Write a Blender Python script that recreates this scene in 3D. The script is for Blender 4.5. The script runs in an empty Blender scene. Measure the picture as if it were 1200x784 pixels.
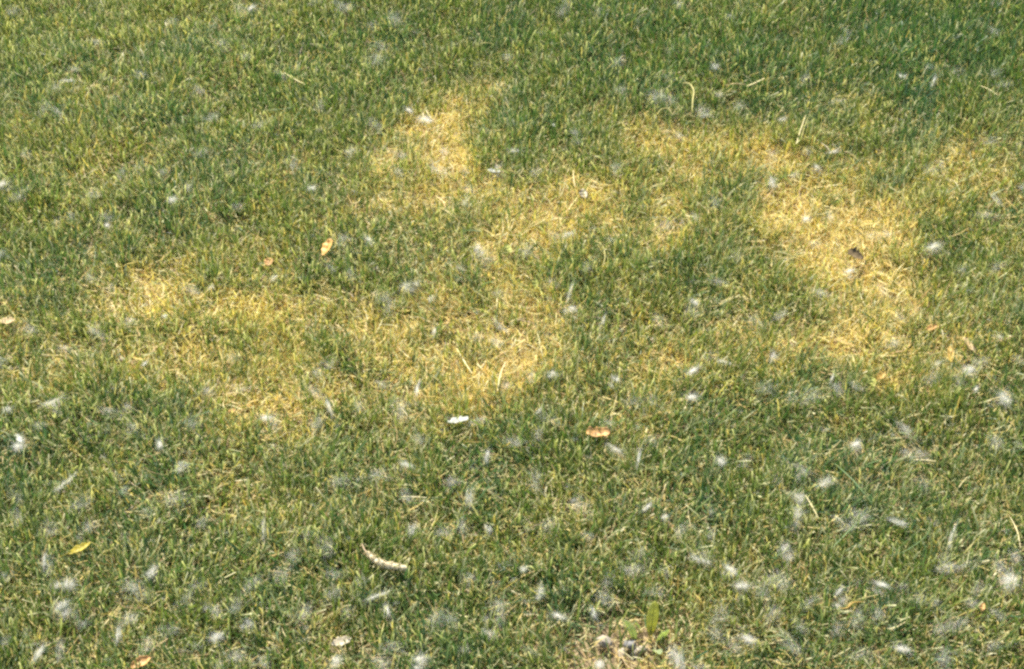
import bpy, math
import numpy as np
from mathutils import Vector, Matrix

R = math.radians
rng = np.random.default_rng(53)

# ------------------------------------------------------------------ camera, sky, sun, exposure
scene = bpy.context.scene
CAM_H, PITCH, FOCAL = 1.64, R(41.0), 60.0
cam_data = bpy.data.cameras.new('camera')
cam_data.lens = FOCAL
cam_data.sensor_width = 36.0
cam_data.clip_end = 500.0
cam = bpy.data.objects.new('camera', cam_data)
scene.collection.objects.link(cam)
cam.location = (0, 0, CAM_H)
cam.rotation_euler = (math.pi / 2 - PITCH, 0, 0)
scene.camera = cam

SUN_EL, SUN_AZ = R(57), R(-28)        # azimuth measured from +Y towards +X: beyond the lawn, a little to the left
world = bpy.data.worlds.new('World')
scene.world = world
world.use_nodes = True
wn = world.node_tree
sky = wn.nodes.new('ShaderNodeTexSky')
sky.sky_type = 'NISHITA'
sky.sun_disc = False
sky.sun_elevation = SUN_EL
sky.sun_rotation = SUN_AZ
bgn = wn.nodes['Background']
bgn.inputs['Strength'].default_value = 0.11
wn.links.new(sky.outputs[0], bgn.inputs['Color'])

sun_data = bpy.data.lights.new('sun', 'SUN')
sun_data.energy = 5.0
sun_data.angle = R(0.6)
sun_data.color = (1.0, 0.95, 0.85)
sun = bpy.data.objects.new('sun', sun_data)
scene.collection.objects.link(sun)
sdir = Vector((math.sin(SUN_AZ) * math.cos(SUN_EL), math.cos(SUN_AZ) * math.cos(SUN_EL), math.sin(SUN_EL)))
sun.rotation_euler = sdir.to_track_quat('Z', 'Y').to_euler()
sun.location = sdir * 20

vs = scene.view_settings
vs.view_transform = 'Standard'
vs.look = 'None'
vs.gamma = 1.0
vs.use_curve_mapping = False
vs.exposure = 1.4
scene.cycles.use_denoising = False
scene.cycles.filter_width = 2.7
scene.cycles.max_bounces = 8
scene.cycles.transparent_max_bounces = 16

# ------------------------------------------------------------------ pixel -> ground
HALF = 18.0 / FOCAL
FWD = np.array([0, math.cos(PITCH), -math.sin(PITCH)])
UP = np.array([0, math.sin(PITCH), math.cos(PITCH)])
RIGHT = np.array([1.0, 0, 0])


def at(x, y, z=0.0):
    """point of the horizontal plane at height z seen at photograph pixel x, y"""
    u = (x / 1200 - .5) * 2 * HALF
    v = -(y / 784 - .5) * 2 * HALF * 784 / 1200
    d = RIGHT * u + UP * v + FWD
    t = (z - CAM_H) / d[2]
    return np.array([0, 0, CAM_H]) + d * t


def metres_per_px(y, z=0.0):
    p = at(600, y, z)
    depth = (p - np.array([0, 0, CAM_H])) @ FWD
    return depth * 2 * HALF / 1200


def to_ndc(x, y, z=0.0):
    dz = z - CAM_H
    depth = y * FWD[1] + dz * FWD[2]
    u = x / depth / HALF
    v = (y * UP[1] + dz * UP[2]) / depth / (HALF * 784 / 1200)
    return u, v


def relief(x, y):
    return 0.004 * np.sin(x * 7.1 + 1.3 * np.sin(y * 3.7)) + 0.003 * np.sin(y * 9.3 + x * 4.1 + .7) + .002 * np.sin(x * 21 - y * 17)


# value noise in the ground plane
_perm = np.random.default_rng(7).random((256, 256))


def vnoise(x, y, s, o=0):
    x = x / s + 37.3 + o * 11.7
    y = y / s + 91.1 + o * 5.3
    xi = np.floor(x).astype(int)
    yi = np.floor(y).astype(int)
    fx, fy = x - xi, y - yi
    fx = fx * fx * (3 - 2 * fx)
    fy = fy * fy * (3 - 2 * fy)
    g = lambda a, b: _perm[a & 255, b & 255]
    return (g(xi, yi) * (1 - fx) + g(xi + 1, yi) * fx) * (1 - fy) + (g(xi, yi + 1) * (1 - fx) + g(xi + 1, yi + 1) * fx) * fy


# ------------------------------------------------------------------ where the lawn is dead: px, py, rx, ry, strength
DEAD = [(590, 105, 48, 20, .45), (525, 148, 42, 40, .95), (470, 175, 50, 30, .5), (440, 192, 35, 28, .35), (515, 205, 55, 30, .45),
        (632, 235, 45, 30, .6), (600, 262, 42, 28, .65), (690, 240, 50, 26, .45), (740, 235, 42, 22, .42), (350, 240, 55, 28, .3),
        (760, 150, 38, 25, .35), (798, 175, 35, 26, .5), (850, 175, 48, 22, .65), (892, 190, 32, 20, .55), (950, 222, 42, 38, 1.0),
        (985, 258, 54, 50, 1.8), (1008, 306, 46, 28, .75), (968, 314, 36, 20, .5), (935, 200, 38, 26, .7), (1072, 310, 30, 25, .4),
        (1140, 190, 36, 36, .6), (1065, 225, 55, 30, .35), (990, 140, 50, 28, .4), (1150, 150, 40, 22, .3), (1000, 400, 62, 32, .55),
        (955, 402, 45, 30, .45), (1140, 400, 42, 26, .45), (1060, 385, 40, 22, .35), (222, 328, 60, 40, .62), (165, 308, 40, 30, .2),
        (240, 362, 40, 25, .4), (130, 290, 30, 20, .18), (375, 338, 50, 30, .5), (325, 350, 32, 26, .3), (368, 458, 62, 36, .6),
        (330, 490, 45, 30, .5), (500, 430, 60, 42, .44), (560, 442, 52, 42, .46), (540, 370, 62, 36, .34), (592, 340, 50, 26, .32),
        (470, 360, 50, 30, .35), (620, 400, 46, 30, .35), (765, 412, 16, 14, .6), (700, 440, 60, 32, .28), (780, 480, 55, 30, .28),
        (95, 428, 62, 20, .38), (15, 376, 26, 14, .4), (200, 420, 62, 22, .3), (40, 45, 70, 26, .2), (190, 40, 40, 20, .22),
        (150, 168, 80, 28, .22), (50, 160, 60, 30, .2), (350, 605, 62, 26, .28), (570, 628, 52, 26, .3), (270, 580, 32, 22, .22),
        (725, 755, 42, 30, .6), (410, 748, 28, 24, .5), (830, 700, 55, 28, .25), (1180, 320, 40, 32, .28), (1110, 640, 50, 40, .1),
        (740, 290, 70, 30, .26), (790, 250, 50, 30, .2), (860, 215, 40, 18, .25), (830, 390, 50, 40, .18), (300, 400, 80, 60, .15), (640, 330, 200, 90, .12), (450, 480, 250, 60, .12),
        (780, 300, 170, 80, .15), (850, 390, 120, 70, .15), (150, 380, 150, 70, .16), (600, 400, 320, 110, .1), (700, 220, 200, 60, .1), (1120, 330, 100, 110, .2), (1150, 200, 60, 60, .25), (250, 400, 180, 100, .12), (180, 330, 110, 50, .15), (60, 700, 60, 40, .12), (1150, 720, 60, 40, .1)]
# where it stays lush
LUSH = [(300, 130, 70, 30, .18), (640, 130, 60, 26, .2), (630, 165, 45, 22, .12), (690, 330, 35, 30, .25), (870, 330, 60, 50, .15),
        (1120, 265, 40, 40, .22), (1090, 50, 120, 60, .35), (930, 60, 90, 40, .3), (720, 50, 80, 50, .25), (1165, 20, 80, 50, .6), (560, 30, 120, 30, .2), (1120, 120, 50, 25, .25), (330, 420, 20, 30, .1),
        (600, 520, 90, 25, .15), (850, 240, 50, 25, .08), (1000, 470, 180, 25, .2), (250, 440, 60, 20, .15), (60, 330, 50, 40, .1),
        (950, 330, 20, 14, .3)]


def to_ground(lst):
    out = []
    for x, y, rx, ry, s in lst:
        c = at(x, y, .02)
        m = metres_per_px(y, .02)
        top, bot = at(x, y - ry, .02), at(x, y + ry, .02)
        out.append((c[0], c[1], rx * m, (top[1] - bot[1]) / 2, s))
    return out


DEAD_G, LUSH_G = to_ground(DEAD), to_ground(LUSH)
BARE_G = to_ground([(722, 755, 50, 30, 1.5), (408, 748, 20, 14, .8), (50, 427, 18, 9, .5), (690, 632, 12, 8, .3), (1010, 312, 14, 10, .5)])


def field(lst, x, y):
    f = np.zeros_like(x)
    for cx, cy, rx, ry, s in lst:
        q = ((x - cx) / (rx * 1.12)) ** 2 + ((y - cy) / (ry * 1.12)) ** 2
        f = f + s * np.exp(-q * .75)
    return f


def deadness(x, y):
    wx = x + .075 * (vnoise(x, y, .08, 1) - .5) + .05 * (vnoise(x, y, .025, 2) - .5)
    wy = y + .10 * (vnoise(x, y, .08, 3) - .5) + .06 * (vnoise(x, y, .025, 4) - .5)
    d = 1.08 * field(DEAD_G, wx, wy) - .55 * field(LUSH_G, wx, wy)
    n = .34 * vnoise(x, y, .06, 5) + .33 * vnoise(x, y, .024, 6) + .33 * vnoise(x, y, .011, 18)
    n = .5 + 1.1 * (n - .5)
    d = np.where(d > .9, d, d * (.62 + .38 * d / .9))
    d = np.where(d > 1.1, 1.1 + .5 * (d - 1.1), d)
    d = .64 * d * (1.75 * n + .1) + .48 * (n - .475) + .14 * (vnoise(x, y, .15, 16) - .5) + .03
    return np.clip(d, 0, 1.15)


# ------------------------------------------------------------------ materials
def mat(name, rough=.6):
    m = bpy.data.materials.new(name)
    m.use_nodes = True
    b = m.node_tree.nodes['Principled BSDF']
    b.inputs['Roughness'].default_value = rough
    return m, m.node_tree, b


def leafy(name, colour=None, attr=None, trans=.35, rough=.5, spec=.35, spots=None, vary=.35, scale=90, tscale=(1.1, 1.05, .75)):
    """thin plant tissue: reflecting and letting light through"""
    m, nt, b = mat(name, rough)
    b.inputs['Specular IOR Level'].default_value = spec
    if attr:
        src = nt.nodes.new('ShaderNodeAttribute')
        src.attribute_name = attr
        col = src.outputs['Color']
    else:
        tc = nt.nodes.new('ShaderNodeTexCoord')
        nz = nt.nodes.new('ShaderNodeTexNoise')
        nz.inputs['Scale'].default_value = scale
        nz.inputs['Detail'].default_value = 4
        nt.links.new(tc.outputs['Object'], nz.inputs['Vector'])
        ramp = nt.nodes.new('ShaderNodeValToRGB')
        ramp.color_ramp.elements[0].position = .3
        ramp.color_ramp.elements[1].position = .72
        ramp.color_ramp.elements[0].color = (*[c * (1 - vary) for c in colour], 1)
        ramp.color_ramp.elements[1].color = (*[min(1, c * (1 + vary * .6)) for c in colour], 1)
        nt.links.new(nz.outputs['Fac'], ramp.inputs['Fac'])
        col = ramp.outputs['Color']
        if spots:
            (sx, sy, sr), sc = spots
            dist = nt.nodes.new('ShaderNodeVectorMath')
            dist.operation = 'DISTANCE'
            nt.links.new(tc.outputs['Object'], dist.inputs[0])
            dist.inputs[1].default_value = (sx, sy, .003)
            mr = nt.nodes.new('ShaderNodeMapRange')
            mr.inputs['From Min'].default_value = sr
            mr.inputs['From Max'].default_value = sr * .5
            nt.links.new(dist.outputs['Value'], mr.inputs['Value'])
            mx = nt.nodes.new('ShaderNodeMix')
            mx.data_type = 'RGBA'
            nt.links.new(mr.outputs['Result'], mx.inputs['Factor'])
            nt.links.new(col, mx.inputs['A'])
            mx.inputs['B'].default_value = (*sc, 1)
            col = mx.outputs['Result']
    nt.links.new(col, b.inputs['Base Color'])
    tr = nt.nodes.new('ShaderNodeBsdfTranslucent')
    tint = nt.nodes.new('ShaderNodeVectorMath')
    tint.operation = 'MULTIPLY'
    tint.inputs[1].default_value = tscale
    nt.links.new(col, tint.inputs[0])
    nt.links.new(tint.outputs[0], tr.inputs['Color'])
    mix = nt.nodes.new('ShaderNodeMixShader')
    mix.inputs[0].default_value = trans
    nt.links.new(b.outputs[0], mix.inputs[1])
    nt.links.new(tr.outputs[0], mix.inputs[2])
    nt.links.new(mix.outputs[0], nt.nodes['Material Output'].inputs['Surface'])
    return m


def soil_material():
    m, nt, b = mat('soil', .95)
    b.inputs['Specular IOR Level'].default_value = .1
    tc = nt.nodes.new('ShaderNodeTexCoord')
    n1 = nt.nodes.new('ShaderNodeTexNoise')
    n1.inputs['Scale'].default_value = 160
    n1.inputs['Detail'].default_value = 6
    nt.links.new(tc.outputs['Object'], n1.inputs['Vector'])
    ramp = nt.nodes.new('ShaderNodeValToRGB')
    e = ramp.color_ramp.elements
    e[0].position, e[0].color = .3, (.07, .05, .027, 1)
    e[1].position, e[1].color = .75, (.33, .25, .15, 1)
    nt.links.new(n1.outputs['Fac'], ramp.inputs['Fac'])
    ln = nt.nodes.new('ShaderNodeVectorMath')
    ln.operation = 'LENGTH'
    nt.links.new(tc.outputs['Object'], ln.inputs[0])
    far = nt.nodes.new('ShaderNodeMapRange')
    far.inputs['From Min'].default_value = 5.0
    far.inputs['From Max'].default_value = 7.0
    nt.links.new(ln.outputs['Value'], far.inputs['Value'])
    n2 = nt.nodes.new('ShaderNodeTexNoise')
    n2.inputs['Scale'].default_value = 25
    n2.inputs['Detail'].default_value = 8
    nt.links.new(tc.outputs['Object'], n2.inputs['Vector'])
    r2 = nt.nodes.new('ShaderNodeValToRGB')
    r2.color_ramp.elements[0].color = (.05, .075, .02, 1)
    r2.color_ramp.elements[1].color = (.13, .15, .05, 1)
    nt.links.new(n2.outputs['Fac'], r2.inputs['Fac'])
    fm = nt.nodes.new('ShaderNodeMix')
    fm.data_type = 'RGBA'
    nt.links.new(far.outputs['Result'], fm.inputs['Factor'])
    nt.links.new(ramp.outputs['Color'], fm.inputs['A'])
    nt.links.new(r2.outputs['Color'], fm.inputs['B'])
    nt.links.new(fm.outputs['Result'], b.inputs['Base Color'])
    bump = nt.nodes.new('ShaderNodeBump')
    bump.inputs['Distance'].default_value = .004
    nt.links.new(n1.outputs['Fac'], bump.inputs['Height'])
    nt.links.new(bump.outputs[0], b.inputs['Normal'])
    return m


GRASS = leafy('grass_blade', attr='col', trans=.43, rough=.45, spec=.3, tscale=(1.06, 1.14, .62))
FLUFF = leafy('seed_fluff', (.86, .82, .72), trans=.4, rough=.7, spec=.2, vary=.03, tscale=(1, 1, 1))
SOIL = soil_material()


def see_through(m, f):
    nt = m.node_tree
    out = nt.nodes['Material Output']
    src = out.inputs['Surface'].links[0].from_socket
    t = nt.nodes.new('ShaderNodeBsdfTransparent')
    mx = nt.nodes.new('ShaderNodeMixShader')
    mx.inputs[0].default_value = f
    nt.links.new(src, mx.inputs[1])
    nt.links.new(t.outputs[0], mx.inputs[2])
    nt.links.new(mx.outputs[0], out.inputs['Surface'])


see_through(FLUFF, .70)


# ------------------------------------------------------------------ mesh helpers
def mesh_np(name, verts, quads, m, cols=None, smooth=False):
    """verts (n,3), quads (k,4) -> mesh"""
    me = bpy.data.meshes.new(name)
    nv, nq = len(verts), len(quads)
    me.vertices.add(nv)
    me.vertices.foreach_set('co', np.ascontiguousarray(verts, dtype=np.float32).ravel())
    me.loops.add(nq * 4)
    me.loops.foreach_set('vertex_index', np.ascontiguousarray(quads, dtype=np.int32).ravel())
    me.polygons.add(nq)
    me.polygons.foreach_set('loop_start', np.arange(0, nq * 4, 4, dtype=np.int32))
    if smooth:
        me.polygons.foreach_set('use_smooth', np.ones(nq, dtype=bool))
    if cols is not None:
        a = me.attributes.new('col', 'FLOAT_COLOR', 'POINT')
        c4 = np.ones((nv, 4), dtype=np.float32)
        c4[:, :3] = cols
        a.data.foreach_set('color', c4.ravel())
    me.update(calc_edges=True)
    me.materials.append(m)
    return me


def link(name, me, parent=None, loc=None):
    o = bpy.data.objects.new(name, me)
    scene.collection.objects.link(o)
    if parent is not None:
        o.parent = parent
    if loc is not None:
        o.location = loc
    return o


def tag(o, label=None, cat=None, group=None, kind=None):
    if label:
        o['label'] = label
    if cat:
        o['category'] = cat
    if group:
        o['group'] = group
    if kind:
        o['kind'] = kind
    return o


# ------------------------------------------------------------------ the ground
def build_ground():
    xs = np.concatenate([[-60, -20, -8, -4], np.linspace(-2, 2, 81), [4, 8, 20, 60]])
    ys = np.concatenate([[-60, -20, -8, -3], np.linspace(-.5, 4, 91), [6, 10, 25, 90]])
    X, Y = np.meshgrid(xs, ys)
    near = (np.abs(X) <= 2.01) & (Y > -.51) & (Y < 4.01)
    Z = np.where(near, relief(X, Y), 0.0)
    v = np.stack([X.ravel(), Y.ravel(), Z.ravel()], 1)
    nx, ny = len(xs), len(ys)
    i, j = np.meshgrid(np.arange(nx - 1), np.arange(ny - 1))
    a = (j * nx + i).ravel()
    q = np.stack([a, a + 1, a + nx + 1, a + nx], 1)
    o = link('ground', mesh_np('ground', v, q, SOIL, smooth=True))
    tag(o, 'brown soil under the lawn', 'ground', kind='structure')


# ------------------------------------------------------------------ grass
GREENS = np.array([[.080, .140, .037], [.060, .126, .052], [.120, .170, .044], [.052, .104, .032], [.21, .25, .10]])
GREEN_P = np.array([.32, .24, .2, .12, .12])
DEADS = np.array([[.66, .51, .16], [.69, .575, .25], [.59, .39, .13], [.73, .645, .36], [.43, .27, .11]])
DEAD_P = np.array([.38, .26, .16, .12, .08])


def blades(x, y, d, lush, kindv):
    """vectorised blades: kindv 0 = standing blade, 1 = matted thatch lying low"""
    n = len(x)
    r = rng.random
    thatch = kindv == 1
    pdead = np.clip(.175 + .9 * d * (.6 + .4 * np.clip(d, 0, 1)), 0, .93)
    dead = (r(n) < pdead) | (thatch & (r(n) < .8))
    hn = vnoise(x, y, .06, 8)
    L = (.0195 + .021 * r(n) + .017 * hn + .012 * np.clip(lush, 0, 1)) * np.where(dead, .92, 1.0)
    L *= np.where(r(n) < .04, 1.35, 1.0)
    L = np.where(thatch, .016 + .028 * r(n), L)
    L *= 1 - .25 * np.clip(d, 0, 1)
    W = (.00105 + .0014 * r(n)) * np.where(dead, .78, 1.0) * np.where(thatch, .8, 1.0)
    az = r(n) * 2 * np.pi
    swirl = 2 * np.pi * 2 * vnoise(x, y, .11, 9)
    az = np.where(r(n) < .45, swirl + .9 * rng.standard_normal(n), az)
    lean0 = np.abs(rng.normal(.16, .34, n)) + np.where(dead, .12 + .45 * np.clip(d, 0, 1) * r(n), 0)
    curl = rng.normal(.55, .5, n) + np.where(dead, rng.normal(.25, .7, n), 0)
    lean0 = np.where(thatch, 1.15 + .4 * r(n), lean0)
    curl = np.where(thatch, rng.normal(.1, .5, n), curl)
    wobble = rng.normal(0, .35, n) + np.where(dead, rng.normal(0, .5, n), 0)
    z0 = relief(x, y) + np.where(thatch, .002 + .017 * r(n) ** 1.3, -.002)
    P = np.zeros((n, 4, 3))
    P[:, 0] = np.stack([x, y, z0], 1)
    seg = L / 3
    for k in range(1, 4):
        t = (k - .5) / 3
        th = np.clip(lean0 + curl * t, -1.5, 1.95)
        a = az + wobble * t
        P[:, k, 0] = P[:, k - 1, 0] + seg * np.sin(th) * np.cos(a)
        P[:, k, 1] = P[:, k - 1, 1] + seg * np.sin(th) * np.sin(a)
        P[:, k, 2] = np.maximum(P[:, k - 1, 2] + seg * np.cos(th), z0 + .001)
    wa = az + np.pi / 2 + rng.normal(0, .7, n)
    twist = rng.normal(0, .9, n)
    blunt = np.where(r(n) < .6, .55 + .3 * r(n), .12)
    prof = np.stack([np.full(n, .75), np.full(n, 1.0), np.full(n, .92), blunt], 1)
    V = np.zeros((n, 4, 2, 3))
    for k in range(4):
        a = wa + twist * k / 3
        side = np.stack([np.cos(a), np.sin(a), .25 * np.sin(twist * k)], 1) * (W * prof[:, k] / 2)[:, None]
        V[:, k, 0] = P[:, k] - side
        V[:, k, 1] = P[:, k] + side
    base = (np.arange(n) * 8)[:, None, None]
    q1 = np.array([[0, 1, 3, 2], [2, 3, 5, 4], [4, 5, 7, 6]])[None]
    Q = (base + q1).reshape(-1, 4)
    # colours
    hue = vnoise(x, y, .09, 10)
    gi = rng.choice(5, n, p=GREEN_P)
    g = GREENS[gi] * (.8 + .45 * r(n))[:, None]
    g = g * (1 + (hue - .5)[:, None] * np.array([.5, .15, -.35]))
    g = g * (1 - np.clip(lush, 0, .4)[:, None] * np.array([.4, .2, .25]))
    yel = np.clip(.04 + d * 1.5, 0, .8)[:, None] * r(n)[:, None]
    g = g * (1 - yel) + np.array([.34, .32, .07]) * yel
    di = rng.choice(5, n, p=DEAD_P)
    dd = np.clip(DEADS[di] * (.76 + .42 * r(n))[:, None], 0, .8)
    # scattered dead blades outside the patches are paler and greyer straw
    pale = (np.clip(1 - d * 2.2, 0, 1) * (.25 + .75 * r(n)))[:, None]
    dd = dd * (1 - pale) + (dd * .4 + np.array([.44, .37, .20]) * .6) * pale
    brown = thatch & (r(n) < .3 * (1 - np.clip(d, 0, 1)))
    dd[brown] = np.array([.25, .17, .09]) * (.7 + .7 * r(brown.sum()))[:, None]
    c = np.where(dead[:, None], dd, g)
    C = np.repeat(c[:, None, :], 4, 1)
    C[:, 0] = C[:, 0] * .6 + np.array([.26, .29, .12]) * .4           # pale sheaths at the base
    tipdry = (~dead) & (r(n) < .34 * (1 - 1.6 * np.clip(lush, 0, .4)))
    C[tipdry, 3] = np.array([.68, .62, .36])
    C[tipdry, 2] = C[tipdry, 2] * .75 + np.array([.45, .42, .18]) * .25
    C = np.repeat(C[:, :, None, :], 2, 2).reshape(-1, 3)
    return V.reshape(-1, 3), Q, C


X0, X1, Y0, Y1 = -1.2, 1.2, 1.1, 3.1


def build_lawn():
    def cast(density, kind):
        n = int((X1 - X0) * (Y1 - Y0) * 1e4 * density)
        x = X0 + rng.random(n) * (X1 - X0)
        y = Y0 + rng.random(n) * (Y1 - Y0)
        # clumping: pull towards tiller centres
        cx = (np.floor(x / .014) + .5 + .8 * (vnoise(x, y, .014, 12) - .5)) * .014
        cy = (np.floor(y / .014) + .5 + .8 * (vnoise(y, x, .014, 13) - .5)) * .014
        pull = .35 * rng.random(n)
        x, y = x + (cx - x) * pull, y + (cy - y) * pull
        u, v = to_ndc(x, y, .02)
        keep = ((np.abs(u) < 1.08) & (np.abs(v) < 1.11)) | (rng.random(n) < .25)
        bare = field(BARE_G, x, y)
        keep &= rng.random(n) > np.clip(bare, 0, .9) * (.9 if kind == 0 else .55)
        thin = vnoise(x, y, .045, 14)
        if kind == 0:
            keep &= rng.random(n) < .30 + .6 * thin + .45 * vnoise(x, y, .11, 17)
        x, y = x[keep], y[keep]
        return x, y, np.full(len(x), kind)
    a = cast(12.4, 0)
    b = cast(2.5, 1)
    x, y, k = (np.concatenate(s) for s in zip(a, b))
    d = deadness(x, y)
    lush = field(LUSH_G, x, y)
    V, Q, C = blades(x, y, d, lush, k)
    o = link('lawn_grass', mesh_np('lawn_grass', V, Q, GRASS, C))
    tag(o, 'mown green lawn grass with golden dead patches', 'grass', kind='stuff')
    scene['triangles'] = len(Q) * 2
    print('lawn triangles', len(Q) * 2)


def build_outer_lawn():
    T = .4
    n = 7600
    x = (rng.random(n) - .5) * T
    y = (rng.random(n) - .5) * T
    k = (rng.random(n) < .22).astype(int)
    d = np.clip(.32 * (vnoise(x, y, .05, 15) - .35), 0, 1)
    V, Q, C = blades(x, y, d, np.zeros(n), k)
    V[:, 2] -= np.repeat(relief(x, y), 8)
    o = link('lawn_grass', mesh_np('lawn_tile', V, Q, GRASS, C))
    tag(o, 'green mown grass of the wider lawn all round', 'grass', kind='stuff')
    ng = bpy.data.node_groups.new('spread_lawn', 'GeometryNodeTree')
    ng.interface.new_socket('Geometry', in_out='INPUT', socket_type='NodeSocketGeometry')
    ng.interface.new_socket('Geometry', in_out='OUTPUT', socket_type='NodeSocketGeometry')
    N, Lk = ng.nodes, ng.links
    gi, go = N.new('NodeGroupInput'), N.new('NodeGroupOutput')
    # tile centres of the ring round the close-up part of the lawn
    pts = []
    for i in range(-30, 30):
        for j in range(-20, 40):
            cx, cy = (i + .5) * T, Y0 + (j + .5) * T
            if X0 < cx < X1 and Y0 < cy < Y1:
                continue
            pts.append((cx, cy, 0))
    pm = bpy.data.meshes.new('lawn_tile_centres')
    # the tile centres travel with the tile mesh as loose vertices
    me = o.data
    base = len(me.vertices)
    me.vertices.add(len(pts))
    allco = np.zeros(len(me.vertices) * 3, dtype=np.float32)
    me.vertices.foreach_get('co', allco)
    allco[base * 3:] = np.array(pts, dtype=np.float32).ravel()
    me.vertices.foreach_set('co', allco)
    flag = me.attributes.new('centre', 'BOOLEAN', 'POINT')
    fv = np.zeros(len(me.vertices), dtype=bool)
    fv[base:] = True
    flag.data.foreach_set('value', fv)
    me.update()
    bpy.data.meshes.remove(pm)
    at_ = N.new('GeometryNodeInputNamedAttribute')
    at_.data_type = 'BOOLEAN'
    at_.inputs['Name'].default_value = 'centre'
    sep = N.new('GeometryNodeSeparateGeometry')
    sep.domain = 'POINT'
    Lk.new(gi.outputs[0], sep.inputs['Geometry'])
    Lk.new(at_.outputs['Attribute'], sep.inputs['Selection'])
    iop = N.new('GeometryNodeInstanceOnPoints')
    Lk.new(sep.outputs['Selection'], iop.inputs['Points'])
    Lk.new(sep.outputs['Inverted'], iop.inputs['Instance'])
    rv = N.new('FunctionNodeRandomValue')
    rv.data_type = 'INT'
    rv.inputs['Min'].default_value = 0
    rv.inputs['Max'].default_value = 3
    mul = N.new('ShaderNodeMath')
    mul.operation = 'MULTIPLY'
    mul.inputs[1].default_value = math.pi / 2
    ints = [s for s in rv.outputs if s.type == 'INT'][0]
    for s in rv.inputs:
        if s.type == 'INT' and s.name == 'Min':
            s.default_value = 0
        if s.type == 'INT' and s.name == 'Max':
            s.default_value = 3
    Lk.new(ints, mul.inputs[0])
    comb = N.new('ShaderNodeCombineXYZ')
    Lk.new(mul.outputs[0], comb.inputs['Z'])
    Lk.new(comb.outputs[0], iop.inputs['Rotation'])
    Lk.new(iop.outputs[0], go.inputs[0])
    md = o.modifiers.new('spread', 'NODES')
    md.node_group = ng


# ------------------------------------------------------------------ seed fluff
def fibres(n, R_, spread=(1, 1, .55), core=.12, wid=.00012, seed=0, dense=.0):
    """fine curved hairs starting near a seed, as thin ribbons"""
    g = np.random.default_rng(seed)
    nseed = 1 if dense < .5 else 4
    hubs = g.normal(0, 1, (nseed, 3)) * np.array(spread) * R_ * (.12 if nseed == 1 else .38)
    h = hubs[g.integers(0, nseed, n)]
    start = h + g.normal(0, core * R_, (n, 3)) * np.array(spread)
    d = g.normal(0, 1, (n, 3)) * np.array(spread)
    d /= np.linalg.norm(d, axis=1)[:, None] + 1e-9
    d *= np.array(spread) ** .5
    ln = R_ * (.35 + .75 * g.random(n) ** 1.4)
    bend = g.normal(0, .45, (n, 3))
    K = 4
    P = np.zeros((n, K, 3))
    for k in range(K):
        t = k / (K - 1)
        P[:, k] = start + (d * t + bend * t * t * .5) * ln[:, None]
    side = np.cross(d, g.normal(0, 1, (n, 3)))
    side /= np.linalg.norm(side, axis=1)[:, None] + 1e-9
    w = wid * (.7 + .7 * g.random(n))
    V = np.zeros((n, K, 2, 3))
    for k in range(K):
        s = side * (w * (1 - .55 * k / (K - 1)) / 2)[:, None]
        V[:, k, 0], V[:, k, 1] = P[:, k] - s, P[:, k] + s
    base = (np.arange(n) * 2 * K)[:, None, None]
    q = np.array([[2 * k, 2 * k + 1, 2 * k + 3, 2 * k + 2] for k in range(K - 1)])[None]
    return V.reshape(-1, 3), (base + q).reshape(-1, 4)


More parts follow.
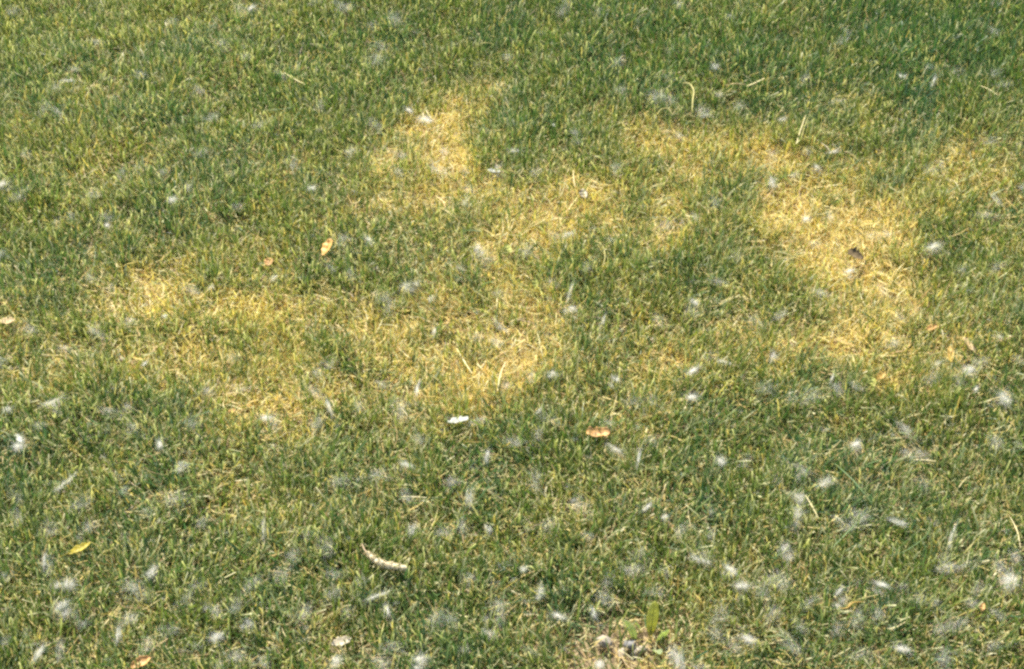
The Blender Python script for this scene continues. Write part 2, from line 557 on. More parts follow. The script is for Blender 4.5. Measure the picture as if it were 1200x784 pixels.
# photograph positions: x, y, radius in px, look (b dense bright, w thin and wispy, s drawn out in a streak)
T_ = '''15,12,8w 281,13,13w 294,10,7b 50,129,9w 70,132,9w 87,80,7w 63,104,8w 79,95,6b 162,87,8w 114,48,8w 247,137,11w 301,150,8w 368,2,8w
3,219,9b 15,231,9w 25,224,8w 110,231,9w 144,202,7w 167,197,9w 192,200,10w 204,234,9b 222,219,9w 234,104,8w 257,52,9w 366,221,9b 343,194,9w
127,257,8w 237,181,8w 378,125,8w 200,25,8w 329,89,8w 84,254,7w 278,241,8w 398,5,7w 291,67,8w 30,182,7w 407,10,9w 443,69,12w 447,55,9w 437,30,8w
467,23,9w 480,130,8b 496,142,9b 440,149,9w 657,13,10w 706,15,8w 597,67,8w 728,107,9w 763,115,9w 778,117,9w 649,147,4b 674,154,8w 602,177,11s
580,201,8b 631,201,8w 721,194,8w 723,204,9w 413,177,8w 472,181,8w 520,201,8w 510,197,8w 517,177,7w 552,222,8w 544,201,7w 781,90,7w 785,58,7w
798,159,8w 467,200,7w 674,164,7w 544,237,7w 719,74,9w 796,5,8w 857,20,8w 838,77,7b 843,110,7w 945,89,8w 989,50,8w 1058,89,7b 1093,80,8w
1094,95,10s 991,37,8w 917,140,8s 869,127,8w 820,134,9w 1165,3,8w 1165,37,9w 1168,87,9w 1176,100,9w 977,177,8s 907,214,8b 957,200,8b 930,204,8w
944,257,10b 974,257,8w 1161,165,9w 1170,237,9s 1151,251,9w 813,254,9w 904,181,8w 837,239,7w 1196,219,7w 1119,84,8w 945,177,7w 984,120,7w
1091,202,8w 1103,192,7w 125,264,7b 37,387,11w 107,386,10w 117,391,9w 247,336,8b 224,342,9w 170,426,6b 271,418,9w 62,469,12s 66,478,8w
8,481,9b 23,515,11s 50,499,10w 286,454,10w 242,456,8w 187,522,11b 155,501,11w 224,501,11w 311,490,11b 318,496,8w 368,463,11w 385,476,11s 371,436,9w
386,315,8w 194,371,5b 155,376,8w 321,325,8s 2,300,7w 2,422,9w 73,409,9w 129,337,7w 127,483,9w 150,476,8w 368,493,9w 388,429,9w 107,325,7w
564,294,9b 571,304,8w 614,295,10w 651,277,10w 667,277,7b 432,282,12s 402,280,8w 718,284,7w 484,334,10b 450,349,9w 455,359,9w 504,349,6b 540,317,9w
584,342,8w 587,384,10s 580,402,9w 669,361,8b 667,342,11s 684,315,9w 649,332,9w 706,376,11s 773,377,9w 509,389,10s 489,456,12s 472,478,11w
646,437,11b 621,442,9w 597,452,8w 721,447,11b 744,469,10w 761,469,10w 711,496,9w 632,481,9s 646,492,13w 599,521,9w 560,496,9w 631,511,9w
490,519,10w 447,449,8w 407,322,8w 778,265,9w 560,396,8w 764,516,9w 417,479,9w 813,354,9b 813,364,8w 843,329,10w 864,300,9w 962,342,10w 955,285,9w
997,319,8b 1034,342,9w 1042,277,11w 1020,275,8w 1098,290,10b 1129,314,8w 1163,315,9w 915,372,9w 904,418,9b 884,377,9w 827,419,10w 813,434,9b
848,424,7b 810,466,12b 975,443,9s 982,454,10w 1047,402,9w 1054,374,8w 1103,426,10w 1138,434,9b 1148,422,9w 1093,446,9w 1144,456,9b 1178,471,10b
1196,422,8w 1063,503,11w 1002,521,9b 897,453,10w 954,466,12w 1004,455,9w 1166,516,10w 1198,523,8w 927,469,10w 1171,394,8w 1123,449,8w
25,524,8b 20,580,10w 72,570,9b 97,594,13w 107,619,9w 23,614,10w 57,619,11w 144,574,9w 204,582,10w 212,549,8b 239,611,10w 174,599,8w 147,634,10w
52,656,10s 53,666,11w 79,682,12b 181,671,13b 161,689,12w 171,696,11w 152,724,12w 70,714,12b 82,718,10w 97,729,10w 137,743,11s 201,739,11w
172,756,10w 72,759,11w 43,769,9b 273,713,11w 246,716,10b 256,749,10b 288,734,10b 328,676,12w 341,652,13w 308,619,11s 386,637,11w 388,676,9w
360,627,9w 391,699,9w 258,779,11w 281,773,12w 395,778,12b 234,689,9w 294,682,10w 356,716,10w 308,779,11w 3,676,9w 3,753,9w 398,562,9w
20,606,8w 214,703,9w 569,534,11s 443,554,10w 477,547,8b 475,580,9w 527,565,10w 629,564,12w 721,527,11s 748,537,11s 684,592,12w 758,594,11s
778,607,9b 574,619,8b 540,621,10w 549,586,10s 520,627,10w 484,621,9b 614,666,8b 550,682,11w 425,681,11w 440,699,12s 452,713,11s 510,729,11w
530,729,11w 545,759,10w 490,773,12b 460,756,11w 587,709,12w 656,723,13b 694,719,12s 631,693,10b 711,682,11w 751,649,9w 795,619,9w 570,743,11b
587,726,9w 708,699,11w 738,666,11w 768,692,10w 791,776,13b 701,780,11b 674,586,10w 644,619,9w 443,779,11w 407,716,9w 691,629,9w 778,669,9w
624,763,9w 842,542,11b 869,544,10w 930,545,11w 937,582,12b 935,600,11b 934,617,9w 964,565,11b 910,565,9w 939,560,9w 835,602,10w 833,626,10w
822,659,11b 825,647,11w 858,672,11b 868,686,12b 982,611,10w 1007,606,12w 994,619,9w 1051,611,10b 1093,612,9w 1084,565,9w 1079,532,11w 1061,534,9w
1004,524,9w 1171,524,9w 924,649,9b 904,676,12w 897,696,12w 917,682,10w 984,692,12s 985,705,9b 1034,688,11b 1058,686,10w 1103,657,10w 1111,664,11b
1128,666,11w 1168,666,11w 1180,681,13b 1190,651,10w 1074,706,12w 1098,703,11w 1001,724,14w 907,723,12w 843,719,12w 879,751,11b 927,758,13w
837,744,12w 947,706,11w 1121,731,12w 1143,709,11w 1027,719,12w 1171,723,10w 937,736,11w 979,736,12w 1101,736,11w 820,781,10w 1144,689,9w
1114,629,10s 860,760,10w 1005,765,11w 1055,760,10b 1110,770,11w 1165,755,10w'''

LANDMARKS = []      # (px, py, phrase) filled by the builders of the single things


def canopy(x, y):
    """height of the grass tips"""
    x, y = np.float64(x), np.float64(y)
    d = float(deadness(np.array([x]), np.array([y]))[0])
    return float(relief(x, y)) + .034 - .010 * min(1, d)


def build_fluff():
    tufts = []
    for s in T_.split():
        a, b, c = s.split(',')
        tufts.append([float(a), float(b), float(c[:-1]), c[-1]])
    near = [min(math.hypot(t[0] - q[0], t[1] - q[1]) for q in tufts if q is not t) for t in tufts]
    proto = {'b': [], 'w': [], 's': []}
    for k in range(6):
        v, q = fibres(560, .0115, (1, .6 + .08 * k, .55), .15 + .05 * (k % 4), .00019, 100 + k, .8 if k % 3 else 0)
        proto['b'].append(mesh_np('dense_fluff', v, q, FLUFF))
        v, q = fibres(320, .013, (1, .9, .45), .3, .00013, 200 + k, .8)
        proto['w'].append(mesh_np('thin_fluff', v, q, FLUFF))
        v, q = fibres(380, .014, (1, .32, .35), .2, .00016, 300 + k, .8)
        proto['s'].append(mesh_np('drawn_fluff', v, q, FLUFF))
    RAD = {'b': .0105, 'w': .0125, 's': .0125}
    infos = []
    for x, y, r, c in tufts:
        p = at(x, y, .032)
        h = canopy(p[0], p[1])
        h -= .0005 if c == 'b' else .0015        # settled between the tips
        p = at(x, y, h)
        rad = r * metres_per_px(y, h) * (1.0 if c == 'b' else 1.1)
        infos.append([x, y, c, p, rad])
    # the nearest tuft to each single thing is named by it
    by = {}
    for lx, ly, phrase in LANDMARKS:
        best = sorted((math.hypot(t[0] - lx, t[1] - ly), i) for i, t in enumerate(infos))
        for dd, i in best[:3]:
            if dd < 60 and i not in by and len(phrase.split()) < 7:
                by[i] = phrase
                break
    order = sorted(range(len(infos)), key=lambda i: (i not in by, -tufts[i][2] - (4 if tufts[i][3] == 'b' else 0)))
    single = set(order[:298])
    LOOK = {'b': 'dense bright white cottonwood seed tuft', 'w': 'thin wispy grey-white cottonwood seed tuft',
            's': 'long streak of white cottonwood seed fluff'}
    VS, QS, off = [], [], 0
    for i, (x, y, c, p, rad) in enumerate(infos):
        me = proto[c][int(rng.integers(0, 6))]
        kx, ky = 1 + .25 * rng.normal(), 1 + .2 * rng.normal()
        kx, ky = max(.6, kx), max(.6, ky)
        s = rad / RAD[c]
        az = rng.random() * 2 * math.pi
        if c == 's':
            az = rng.choice([1.2, 1.75, 2.4, .5]) + rng.normal(0, .3)
        rot = Matrix.Rotation(az, 4, 'Z') @ Matrix.Rotation(rng.normal(0, .35), 4, 'X') @ Matrix.Rotation(rng.normal(0, .35), 4, 'Y')
        if i in single:
            o = link('seed_tuft', me)
            o.matrix_world = Matrix.Translation(Vector(p)) @ rot @ Matrix.Diagonal((s * kx, s * ky, s, 1))
            d = float(deadness(np.array([p[0]]), np.array([p[1]]))[0])
            ground = 'golden dead grass' if d > .42 else ('half-yellowed grass' if d > .2 else 'green grass')
            size = 'broad ' if rad > .0135 else ('' if rad > .0105 else 'small ')
            how = 'close to another tuft on ' if near[i] < 20 else 'lying alone on '
            g = size + {'b': 'dense seed tufts ', 'w': 'wispy seed tufts ', 's': 'drawn-out seed fluff '}[c] + how + ground
            if i in by:
                tag(o, LOOK[c] + ' right beside the ' + by[i], 'seed tuft', 'cottonwood tufts beside single things')
            else:
                tag(o, size + LOOK[c] + ' ' + how + ground, 'seed tuft', g)
        else:
            v = np.zeros(len(me.vertices) * 3)
            me.vertices.foreach_get('co', v)
            v = v.reshape(-1, 3) * s
            v = v @ np.array(rot.to_3x3()).T + p
            q = np.zeros(len(me.loops), dtype=np.int32)
            me.loops.foreach_get('vertex_index', q)
            VS.append(v)
            QS.append(q.reshape(-1, 4) + off)
            off += len(v)
    # loose hairs and crumbs of fluff everywhere
    n = 520
    for k in range(n):
        x, y = rng.random() * 1200, rng.random() ** .85 * 784
        p = at(x, y, .03)
        p[2] = canopy(p[0], p[1]) - .004 * rng.random()
        v, q = fibres(int(rng.integers(14, 46)), .0055 + .007 * rng.random(), (1, .8, .5), .25, .00018, 1000 + k, .2)
        VS.append(v + p)
        QS.append(q + off)
        off += len(v)
    o = link('seed_fluff_crumbs', mesh_np('seed_fluff_crumbs', np.concatenate(VS), np.concatenate(QS), FLUFF))
    tag(o, 'loose crumbs and hairs of white seed fluff all over the lawn', 'seed fluff', kind='stuff')


# ------------------------------------------------------------------ single things
def sheet(name, fn, nu, nv, m, parent=None, thick=.0003):
    """a curved thin sheet with two faces and an edge; fn(u,v) with u,v in 0..1"""
    U, Vv = np.meshgrid(np.linspace(0, 1, nu), np.linspace(0, 1, nv))
    P = np.array([[fn(u, v) for u, v in zip(ru, rv)] for ru, rv in zip(U, Vv)], dtype=float)
    du = np.gradient(P, axis=1)
    dv = np.gradient(P, axis=0)
    nrm = np.cross(du, dv)
    nrm /= np.linalg.norm(nrm, axis=2)[..., None] + 1e-12
    top = (P + nrm * thick / 2).reshape(-1, 3)
    bot = (P - nrm * thick / 2).reshape(-1, 3)
    idx = np.arange(nu * nv).reshape(nv, nu)
    a = np.stack([idx[:-1, :-1], idx[:-1, 1:], idx[1:, 1:], idx[1:, :-1]], -1).reshape(-1, 4)
    N = nu * nv
    rim = np.concatenate([idx[0, :], idx[1:, -1], idx[-1, -2::-1], idx[-2:0:-1, 0]])
    nx = np.roll(rim, -1)
    e = np.stack([rim, rim + N, nx + N, nx], 1)
    q = np.concatenate([a, a[:, ::-1] + N, e])
    return link(name, mesh_np(name, np.concatenate([top, bot]), q, m, smooth=True), parent)


def tube(name, pts, rads, m, parent=None, sides=6, flat=1.0):
    pts = np.array(pts, float)
    n = len(pts)
    tan = np.gradient(pts, axis=0)
    tan /= np.linalg.norm(tan, axis=1)[:, None] + 1e-12
    V = []
    for k in range(n):
        s = np.cross(tan[k], [0, 0, 1.0])
        if np.linalg.norm(s) < 1e-4:
            s = np.array([1.0, 0, 0])
        s /= np.linalg.norm(s)
        u = np.cross(s, tan[k])
        for j in range(sides):
            a = 2 * math.pi * j / sides
            V.append(pts[k] + rads[k] * (math.cos(a) * s + flat * math.sin(a) * u))
    Q = []
    for k in range(n - 1):
        for j in range(sides):
            j2 = (j + 1) % sides
            Q.append((k * sides + j, k * sides + j2, (k + 1) * sides + j2, (k + 1) * sides + j))
    return link(name, mesh_np(name, np.array(V), np.array(Q), m, smooth=True), parent)


def spline(pts, n):
    pts = np.array(pts, float)
    P = np.vstack([2 * pts[0] - pts[1], pts, 2 * pts[-1] - pts[-2]])
    out = []
    m = len(pts) - 1
    for t in np.linspace(0, m - 1e-6, n):
        i = int(t)
        f = t - i
        p0, p1, p2, p3 = P[i:i + 4]
        out.append(.5 * (2 * p1 + (p2 - p0) * f + (2 * p0 - 5 * p1 + 4 * p2 - p3) * f * f + (3 * p1 - p0 - 3 * p2 + p3) * f ** 3))
    return np.array(out)


def empty(name, loc):
    o = bpy.data.objects.new(name, None)
    o.empty_display_size = .01
    scene.collection.objects.link(o)
    o.location = loc
    return o


def leaf(px, py, length, width, az, tilt, roll, m, label, phrase=None, cat='leaf', name='fallen_leaf', curl=.5, bend=.3,
         lift=0.0, stalk=True, ragged=.1, seed=1, point=1.0, stalk_mat=None, group=None):
    """length, width in px of the photograph at that place; az the direction of the tip on the ground, 0 = right, 90 = away"""
    p = at(px, py, .034)
    h = canopy(p[0], p[1]) - .004 + lift
    p = at(px, py, h)
    mp = metres_per_px(py, h)
    L, W = length * mp, width * mp
    g = np.random.default_rng(seed)
    jag = g.normal(0, ragged, 24)

    def f(u, v):
        s = (u - .5)
        t = v * 2 - 1
        prof = max(.06, math.sin(math.pi * min(1, max(0, u * .94 + .03))) ** (.75 * point))
        prof *= 1 + jag[int(u * 11) + (12 if t > 0 else 0)] * abs(t)
        w = W / 2 * prof
        ang = t * curl * 1.3
        yy = w * math.sin(ang) / max(.05, curl * 1.3)
        zz = w * (1 - math.cos(ang)) / max(.05, curl * 1.3)
        b = bend * s
        return (L * math.sin(b * 1.6) / max(.05, abs(bend * 1.6)) if bend else L * s, yy,
                zz + L * .35 * bend * (s * 2) ** 2 * .5 + .0006 * math.sin(u * 19 + seed) * (1 + t))
    root = empty(name, p)
    root.rotation_euler = (roll, -tilt, az)
    sheet('leaf_blade', f, 15, 9, m, root)
    sm = stalk_mat or m
    rib = [np.array(f(u, .5)) + np.array([0, 0, .00025]) for u in np.linspace(.03, .97, 9)]
    tube('midrib', rib, list(np.linspace(.00042, .00012, 9)), sm, root, 5)
    if stalk:
        e = np.array(f(0.0, .5))
        st = spline([e + [.0005, 0, 0], e + [-L * .15, L * .02, L * .02], e + [-L * .33, L * .07, -L * .05]], 6)
        tube('leaf_stalk', st, [.00045, .0004, .0004, .0004, .0004, .0005], sm, root, 5)
    tag(root, label, cat, group)
    if phrase:
        LANDMARKS.append((px, py, phrase))
    return root


def stalk(pix, w_px, m, label, name='dry_grass_stalk', cat='grass stalk', phrase=None, group=None, lift=.004, arch=.0, flat=.35):
    """a loose blade or stalk lying on the lawn along photograph pixels"""
    pts = []
    for i, (x, y) in enumerate(pix):
        p = at(x, y, .034)
        t = i / (len(pix) - 1)
        h = canopy(p[0], p[1]) + lift - .0025 + arch * math.sin(math.pi * t)
        pts.append(at(x, y, h))
    sp = spline(pts, 6 * len(pts))
    n = len(sp)
    wm = .58 * w_px * metres_per_px(pix[0][1], .035) / 2
    rad = [wm * (.25 + .75 * math.sin(math.pi * (.12 + .8 * k / (n - 1)))) for k in range(n)]
    o = tube(name, sp - sp[0], rad, m, None, 6, flat)
    o.location = sp[0]
    tag(o, label, cat, group)
    if phrase:
        c = pix[len(pix) // 2]
        LANDMARKS.append((c[0], c[1], phrase))
    return o


def build_singles():
    amber = leafy('amber_leaf', (.64, .38, .11), spots=((.0085, .0025, .0034), (.25, .03, .015)), trans=.3, vary=.2)
    brown = leafy('brown_leaf', (.12, .09, .05), trans=.1, rough=.9, spec=.05)
    rust = leafy('rust_leaf', (.50, .29, .10), trans=.25, vary=.4, scale=160)
    yellow = leafy('yellow_leaf', (.44, .36, .03), trans=.35, vary=.4)
    lemon = leafy('lemon_leaf', (.46, .47, .12), trans=.4, vary=.2)
    tan = leafy('tan_leaf', (.46, .34, .16), trans=.25, vary=.35)
    gold = leafy('gold_leaf', (.46, .30, .07), trans=.3, vary=.35)
    cream = leafy('cream_leaf', (.42, .36, .24), trans=.25, vary=.2)
    white = leafy('white_petal', (.42, .43, .36), trans=.3, vary=.06)
    straw = leafy('straw_stalk', (.70, .60, .30), trans=.2, vary=.25, scale=200)
    goldst = leafy('golden_stalk', (.48, .42, .14), trans=.25, vary=.3, scale=200)
    green = leafy('long_green_blade', (.16, .24, .09), trans=.35, vary=.25, scale=120)
    lime = leafy('lime_leaf', (.48, .50, .19), trans=.7, vary=.2, scale=120)
    greyg = leafy('dusty_leaf', (.5, .58, .34), trans=.7, vary=.25, scale=150)

    leaf(384, 290, 23, 15, R(62), R(28), R(-20), amber, 'amber leaf with a dark red spot standing tilted in the grass',
         'amber leaf with the red spot', curl=.5, lift=.006, seed=3, stalk=True)
    leaf(1003, 299, 25, 15, R(-55), R(5), R(25), brown, 'small dark brown curled leaf on the largest golden dead patch',
         'dark brown curled leaf', curl=1.0, lift=.003, seed=4, ragged=.2)
    leaf(701, 507, 28, 15, R(-4), R(4), R(18), rust, 'rust-orange broad leaf scrap lying flat in green grass',
         'rust-orange leaf scrap', curl=.7, seed=5, stalk=False, ragged=.18, point=.5, lift=.003)
    leaf(93, 643, 29, 9, R(35), R(3), R(10), yellow, 'narrow bright yellow leaf lying slanted in dark green grass',
         'narrow bright yellow leaf', curl=.5, seed=6, lift=.002)
    leaf(596, 292, 12, 8, R(120), R(20), 0, lemon, 'tiny lemon yellow leaf standing in the grass above the straw patches', 'tiny lemon yellow leaf',
         seed=7, lift=.003, stalk=False)
    leaf(1022, 448, 12, 11, R(100), R(25), 0, lemon, 'pale lime-yellow leaf tip beside a golden leaf', None, seed=8, lift=.002, stalk=False)
    leaf(1033, 440, 15, 9, R(50), R(10), R(15), gold, 'small golden leaf beside a pale lime-yellow leaf tip', 'pair of small yellow leaves',
         seed=9, lift=.002)
    leaf(165, 777, 26, 17, R(30), R(8), R(10), rust, 'curled orange-tan leaf with a hooked tip low in the grass', 'curled orange-tan leaf',
         seed=10, curl=.9, lift=.002)
    leaf(315, 307, 12, 11, R(80), R(15), 0, rust, 'small round orange leaf scrap in grass next to the yellowed patch', 'round orange leaf scrap',
         seed=11, stalk=False)
    leaf(1135, 405, 24, 11, R(115), R(12), R(10), tan, 'pale tan folded leaf with white fluff on its side', 'pale tan folded leaf', seed=12, curl=.9,
         ragged=.15)
    leaf(1114, 416, 24, 8, R(85), R(10), R(-10), gold, 'narrow ochre leaf standing beside a pale tan folded leaf', None, seed=13, curl=.7)
    leaf(8, 377, 20, 12, R(10), R(4), 0, tan, 'flat tan leaf among straw-coloured blades', 'flat tan leaf', seed=14, ragged=.2)
    leaf(627, 332, 13, 8, R(95), R(35), 0, lemon, 'little yellow-green leaf upright among straw blades', None, seed=15, stalk=False, lift=.002)
    leaf(1092, 385, 14, 10, R(25), R(10), 0, rust, 'crumpled orange leaf crumb between the golden patches', None, seed=16, curl=1, ragged=.25, stalk=False)
    leaf(684, 227, 14, 11, R(100), R(20), 0, cream, 'cream coloured leaf scrap on a yellowed strip of grass', 'cream leaf scrap', seed=17, stalk=False, ragged=.15)
    leaf(400, 752, 25, 11, R(20), R(5), R(10), cream, 'pale cream bark-like leaf scrap on a thin bare spot', 'pale cream leaf scrap', seed=18, ragged=.25, stalk=False)
    leaf(272, 482, 9, 7, R(20), R(5), 0, rust, 'tiny orange crumb of leaf beside a straw patch', None, seed=19, stalk=False)
    leaf(1151, 712, 13, 8, R(70), R(10), 0, rust, 'small orange leaf sliver among white fluff', None, seed=20, stalk=False, curl=.9)
    leaf(537, 493, 25, 9.5, R(14), R(0), R(-8), white, 'bright white curled petal on the edge of a straw patch', 'bright white curled petal',
         cat='petal', name='fallen_petal', seed=21, curl=.4, stalk=False, point=.5, lift=.004, ragged=.2)
    leaf(579, 201, 16, 7, R(-20), R(4), 0, white, 'small white petal in green grass between two golden patches', None, cat='petal',
         name='fallen_petal', seed=22, curl=.6, stalk=False, point=.6, lift=.003)
    leaf(22, 514, 19, 7, R(-55), R(6), 0, white, 'narrow white petal lying beside a wisp of fluff', None, cat='petal', name='fallen_petal', seed=23,
         curl=.6, stalk=False, point=.6, lift=.002)

    # the loose stalks and blades
    stalk([(800, 97), (808, 98), (813, 106), (812, 116), (811, 129)], 3.2, goldst, 'golden grass blade bent over into a hook',
          phrase='hooked golden blade', lift=.006)
    stalk([(875, 101), (885, 97), (897, 91)], 3.4, straw, 'short thick pale straw stalk lying slanted on dark green grass', phrase='short pale straw stalk', lift=.006)
    stalk([(849, 100), (862, 98), (874, 99)], 2.6, tan, 'brownish straw stalk pointing at a thicker pale straw stalk', lift=.004)
    stalk([(933, 169), (938, 153), (944, 135)], 2.0, straw, 'thin upright straw stalk above the golden patches, with a twin', lift=.004)
    stalk([(938, 166), (942, 151), (947, 137)], 1.6, goldst, 'thinner yellow twin of an upright straw stalk', lift=.004)
    stalk([(962, 167), (969, 172), (975, 179), (985, 172)], 2.0, cream, 'cream coloured stem bent into a wide V', lift=.005)
    stalk([(558, 52), (568, 50), (579, 51)], 2.6, goldst, 'short yellow blade lying level on plain green grass', lift=.003)
    stalk([(978, 543), (1000, 563), (1022, 590)], 2.6, green, 'long bluish green blade arching down to the right over short grass', name='long_grass_blade', lift=.004, arch=.006)
    stalk([(1005, 612), (992, 625), (974, 643)], 2.6, green, 'long pale green blade slanting down to the left over short grass', name='long_grass_blade', lift=.005, arch=.004)
    stalk([(1092, 612), (1085, 628), (1060, 646), (1036, 652)], 2.0, green, 'very long thin green blade curving over dense lawn', name='long_grass_blade', lift=.004, arch=.006)
    stalk([(944, 580), (951, 592), (959, 607)], 2.4, straw, 'pale straw blade leaning beside the tall white tuft', lift=.005)
    stalk([(1184, 606), (1192, 622), (1196, 642)], 2.2, straw, 'pale yellow-green blade bowed beside loose fluff', lift=.005)
    stalk([(984, 713), (993, 712), (1000, 706), (1013, 705)], 3.0, gold, 'orange-gold curled blade under a white streak of fluff', phrase='orange-gold curled blade', lift=.005)
    stalk([(1147, 100), (1158, 104), (1169, 111)], 2.2, straw, 'pale green-yellow blade lying in the dark lush grass', lift=.004)
    stalk([(333, 85), (346, 93), (358, 99)], 2.0, straw, 'pale blade bent across dark green grass', lift=.004)
    stalk([(312, 129), (330, 128), (346, 125)], 1.8, green, 'level grey-green blade across dark grass', name='long_grass_blade', lift=.004)
    stalk([(770, 134), (775, 128), (783, 127), (788, 134)], 2.0, goldst, 'yellow blade curled into a low arch', lift=.004)
    stalk([(698, 282), (706, 288), (709, 300), (707, 310)], 2.2, goldst, 'pale yellow blade drooping over mixed green and straw grass', lift=.004)
    stalk([(535, 408), (545, 425), (553, 437)], 2.6, straw, 'stout pale yellow blade leaning in the middle straw patch', lift=.005)
    stalk([(592, 424), (586, 440), (583, 458)], 2.6, straw, 'stout pale yellow blade crossing golden grass', lift=.005)
    stalk([(1062, 728), (1050, 735), (1040, 737)], 2.0, straw, 'short straw piece lying among thick fluff', lift=.004)

    # catkin
    p0 = at(424, 636, .04)
    root = empty('catkin', p0)
    px = [(424, 636), (427, 644), (433, 650), (441, 657), (452, 662), (464, 664), (477, 666)]
    pts = [at(x, y, canopy(*at(x, y, .034)[:2]) + .0065) - p0 for x, y in px]
    stem = leafy('catkin_stem', (.46, .32, .19), trans=.1, vary=.3, scale=300)
    body = leafy('catkin_body', (.62, .53, .34), trans=.2, vary=.35, scale=260)
    sp = spline(pts, 40)
    tube('stem', sp[:16], list(np.linspace(.0006, .0011, 16)), stem, root, 6)
    core = sp[10:]
    n = len(core)
    tube('spike', core, [0.0012 + .0034 * math.sin(math.pi * (.06 + .80 * k / (n - 1))) ** .7 for k in range(n)], body, root, 8)
    g = np.random.default_rng(5)
    V, Q, off = [], [], 0
    for k in range(520):
        t = g.random() ** .8
        i = int(t * (n - 1))
        c = core[i]
        rr = .0018 + .0040 * math.sin(math.pi * (.06 + .80 * t)) ** .7
        tg = core[min(n - 1, i + 1)] - core[max(0, i - 1)]
        tg = tg / np.linalg.norm(tg)
        s = np.cross(tg, [0, 0, 1.0]); s /= np.linalg.norm(s)
        u = np.cross(s, tg)
        a = g.random() * 2 * math.pi
        out = math.cos(a) * s + math.sin(a) * u
        side = np.cross(out, tg)
        b = c + out * rr * .6
        w, l = .0011 * (.7 + .6 * g.random()), .0034 * (.6 + .7 * g.random())
        dirv = out * .8 + tg * (.5 * g.normal()) + side * .3 * g.normal()
        quad = [b - side * w * .5, b + side * w * .5, b + dirv * l * .6 + side * w * .7, b + dirv * l * .6 - side * w * .7,
                b + dirv * l + side * w * .25 + tg * .0005, b + dirv * l - side * w * .25 + tg * .0005]
        V += quad
        Q += [(off, off + 1, off + 2, off + 3), (off + 3, off + 2, off + 4, off + 5)]
        off += 6
    tag(link('bracts', mesh_np('bracts', np.array(V), np.array(Q), body), root), kind='stuff')
    tag(root, 'pale tan fluffy catkin with a thin curved stem lying on the grass', 'catkin')
    LANDMARKS.append((452, 660, 'pale tan catkin'))

    # broad-leaved weed and pebbles on the thin bare spot
    bp = at(762, 752, .0)
    weed = empty('broadleaf_weed', (bp[0], bp[1], float(relief(bp[0], bp[1]))))

    def wleaf(dx, dy, hh, w, lean, leanaz, m, facing=0.0):
        def f(u, v):
            t = v * 2 - 1
            prof = .16 + .84 * math.sin(math.pi * max(0, min(1, (u - .12) / .95))) ** .8 if u > .14 else .16
            if u > .93:
                prof *= max(.12, (1.02 - u) / .09)
            ww = w / 2 * prof
            z = hh * u * (1 - .12 * lean * u)
            off = hh * lean * u * u * .6
            x = dx + ww * t * math.cos(facing) + off * math.cos(leanaz)
            y = dy + ww * t * math.sin(facing) + off * math.sin(leanaz) + .25 * ww * t * t
            return (x, y, z)
        lf = sheet('leaf', f, 17, 7, m, weed, .0004)
        rib = [np.array(f(u, .5)) + [0, -.0004, 0] for u in np.linspace(0, .95, 9)]
        tube('midrib', rib, list(np.linspace(.0007, .0002, 9)), m, lf, 5)
    wleaf(0, 0, .064, .0150, .25, R(75), lime, .15)
    wleaf(-.020, -.004, .040, .012, .5, R(160), greyg, -.3)
    wleaf(.010, -.012, .042, .013, .35, R(-30), greyg, .4)
    wleaf(.004, -.02, .030, .012, 1.2, R(-80), greyg, .1)
    tag(weed, 'young weed with one upright broad lime green leaf beside the bare spot', 'weed')
    LANDMARKS.append((763, 722, 'broad lime green weed leaf'))

    m, nt, b = mat('grey_stone', .85)
    tc = nt.nodes.new('ShaderNodeTexCoord')
    nz = nt.nodes.new('ShaderNodeTexNoise')
    nz.inputs['Scale'].default_value = 300
    nz.inputs['Detail'].default_value = 5
    nt.links.new(tc.outputs['Object'], nz.inputs['Vector'])
    rp = nt.nodes.new('ShaderNodeValToRGB')
    rp.color_ramp.elements[0].color = (.05, .048, .045, 1)
    rp.color_ramp.elements[1].color = (.26, .25, .23, 1)
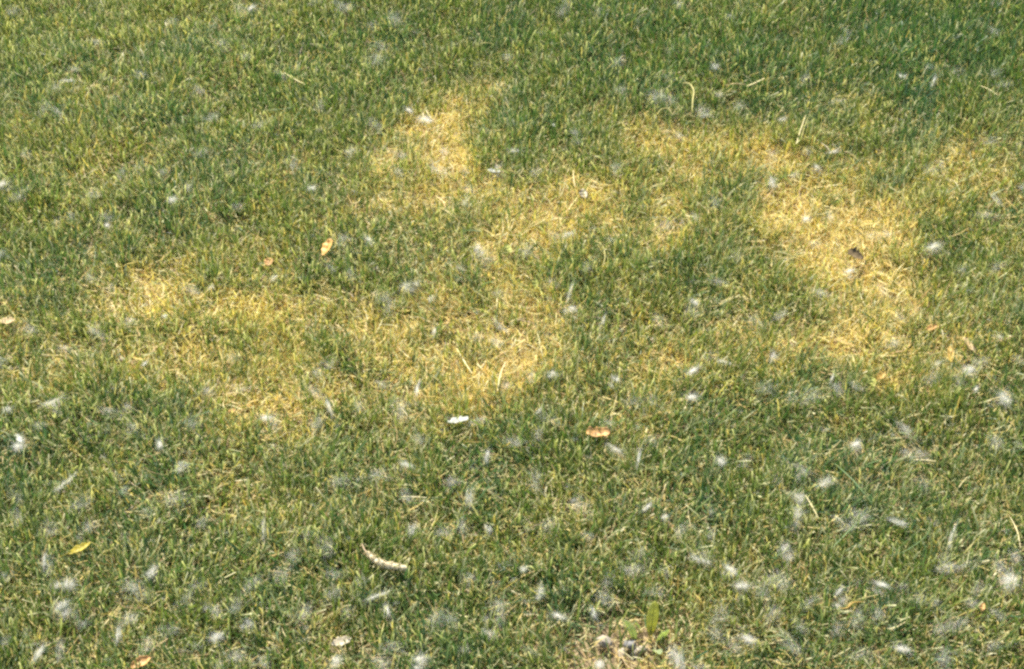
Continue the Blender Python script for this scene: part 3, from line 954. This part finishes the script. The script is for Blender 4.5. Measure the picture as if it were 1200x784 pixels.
    nt.links.new(nz.outputs['Fac'], rp.inputs['Fac'])
    nt.links.new(rp.outputs['Color'], b.inputs['Base Color'])
    m2 = m.copy()
    m2.name = 'pale_stone'
    r2 = [x for x in m2.node_tree.nodes if x.type == 'VALTORGB'][0]
    r2.color_ramp.elements[0].color = (.17, .14, .10, 1)
    r2.color_ramp.elements[1].color = (.34, .29, .22, 1)

    def stone(x, y, rpx, m, label, seed, h=.010, phrase=None):
        p = at(x, y, h)
        r = rpx * metres_per_px(y, h)
        g = np.random.default_rng(seed)
        V, Q = [], []
        nu, nv = 12, 8
        ax = np.array([1, .75, .62]) * r
        ph = g.random(6) * 6.28
        for j in range(nv + 1):
            th = math.pi * (.04 + .92 * j / nv)
            for i in range(nu):
                f = 2 * math.pi * i / nu
                d = np.array([math.sin(th) * math.cos(f), math.sin(th) * math.sin(f), math.cos(th)])
                k = 1 + .12 * math.sin(3 * d[0] + ph[0]) + .1 * math.sin(4 * d[1] + ph[1]) + .1 * math.sin(5 * d[2] + 3 * d[0] + ph[2]) + .04 * g.normal()
                V.append(d * ax * k)
        for j in range(nv):
            for i in range(nu):
                i2 = (i + 1) % nu
                Q.append((j * nu + i, j * nu + i2, (j + 1) * nu + i2, (j + 1) * nu + i))
        Q.append((0, 3, 6, 9))
        b0 = nv * nu
        Q.append((b0 + 9, b0 + 6, b0 + 3, b0))
        o = link('pebble', mesh_np('pebble', np.array(V), np.array(Q), m))
        o.location = p
        o.rotation_euler = (g.random(), g.random(), g.random() * 6)
        tag(o, label, 'pebble')
        if phrase:
            LANDMARKS.append((x, y, phrase))
    stone(738, 755, 9, m, 'dark grey pebble on the bare spot beside the weed', 1, .012, 'dark grey pebble')
    stone(708, 752, 10, m2, 'pale buff pebble half hidden by straw on the bare spot', 2, .012)
    stone(728, 768, 9, m2, 'pale rounded pebble below the dark grey one on the bare spot', 3, .008)
    stone(750, 762, 9, m2, 'whitish pebble between dark grey pebble and weed leaves', 4, .010)


build_ground()
build_lawn()
build_outer_lawn()
build_singles()
build_fluff()
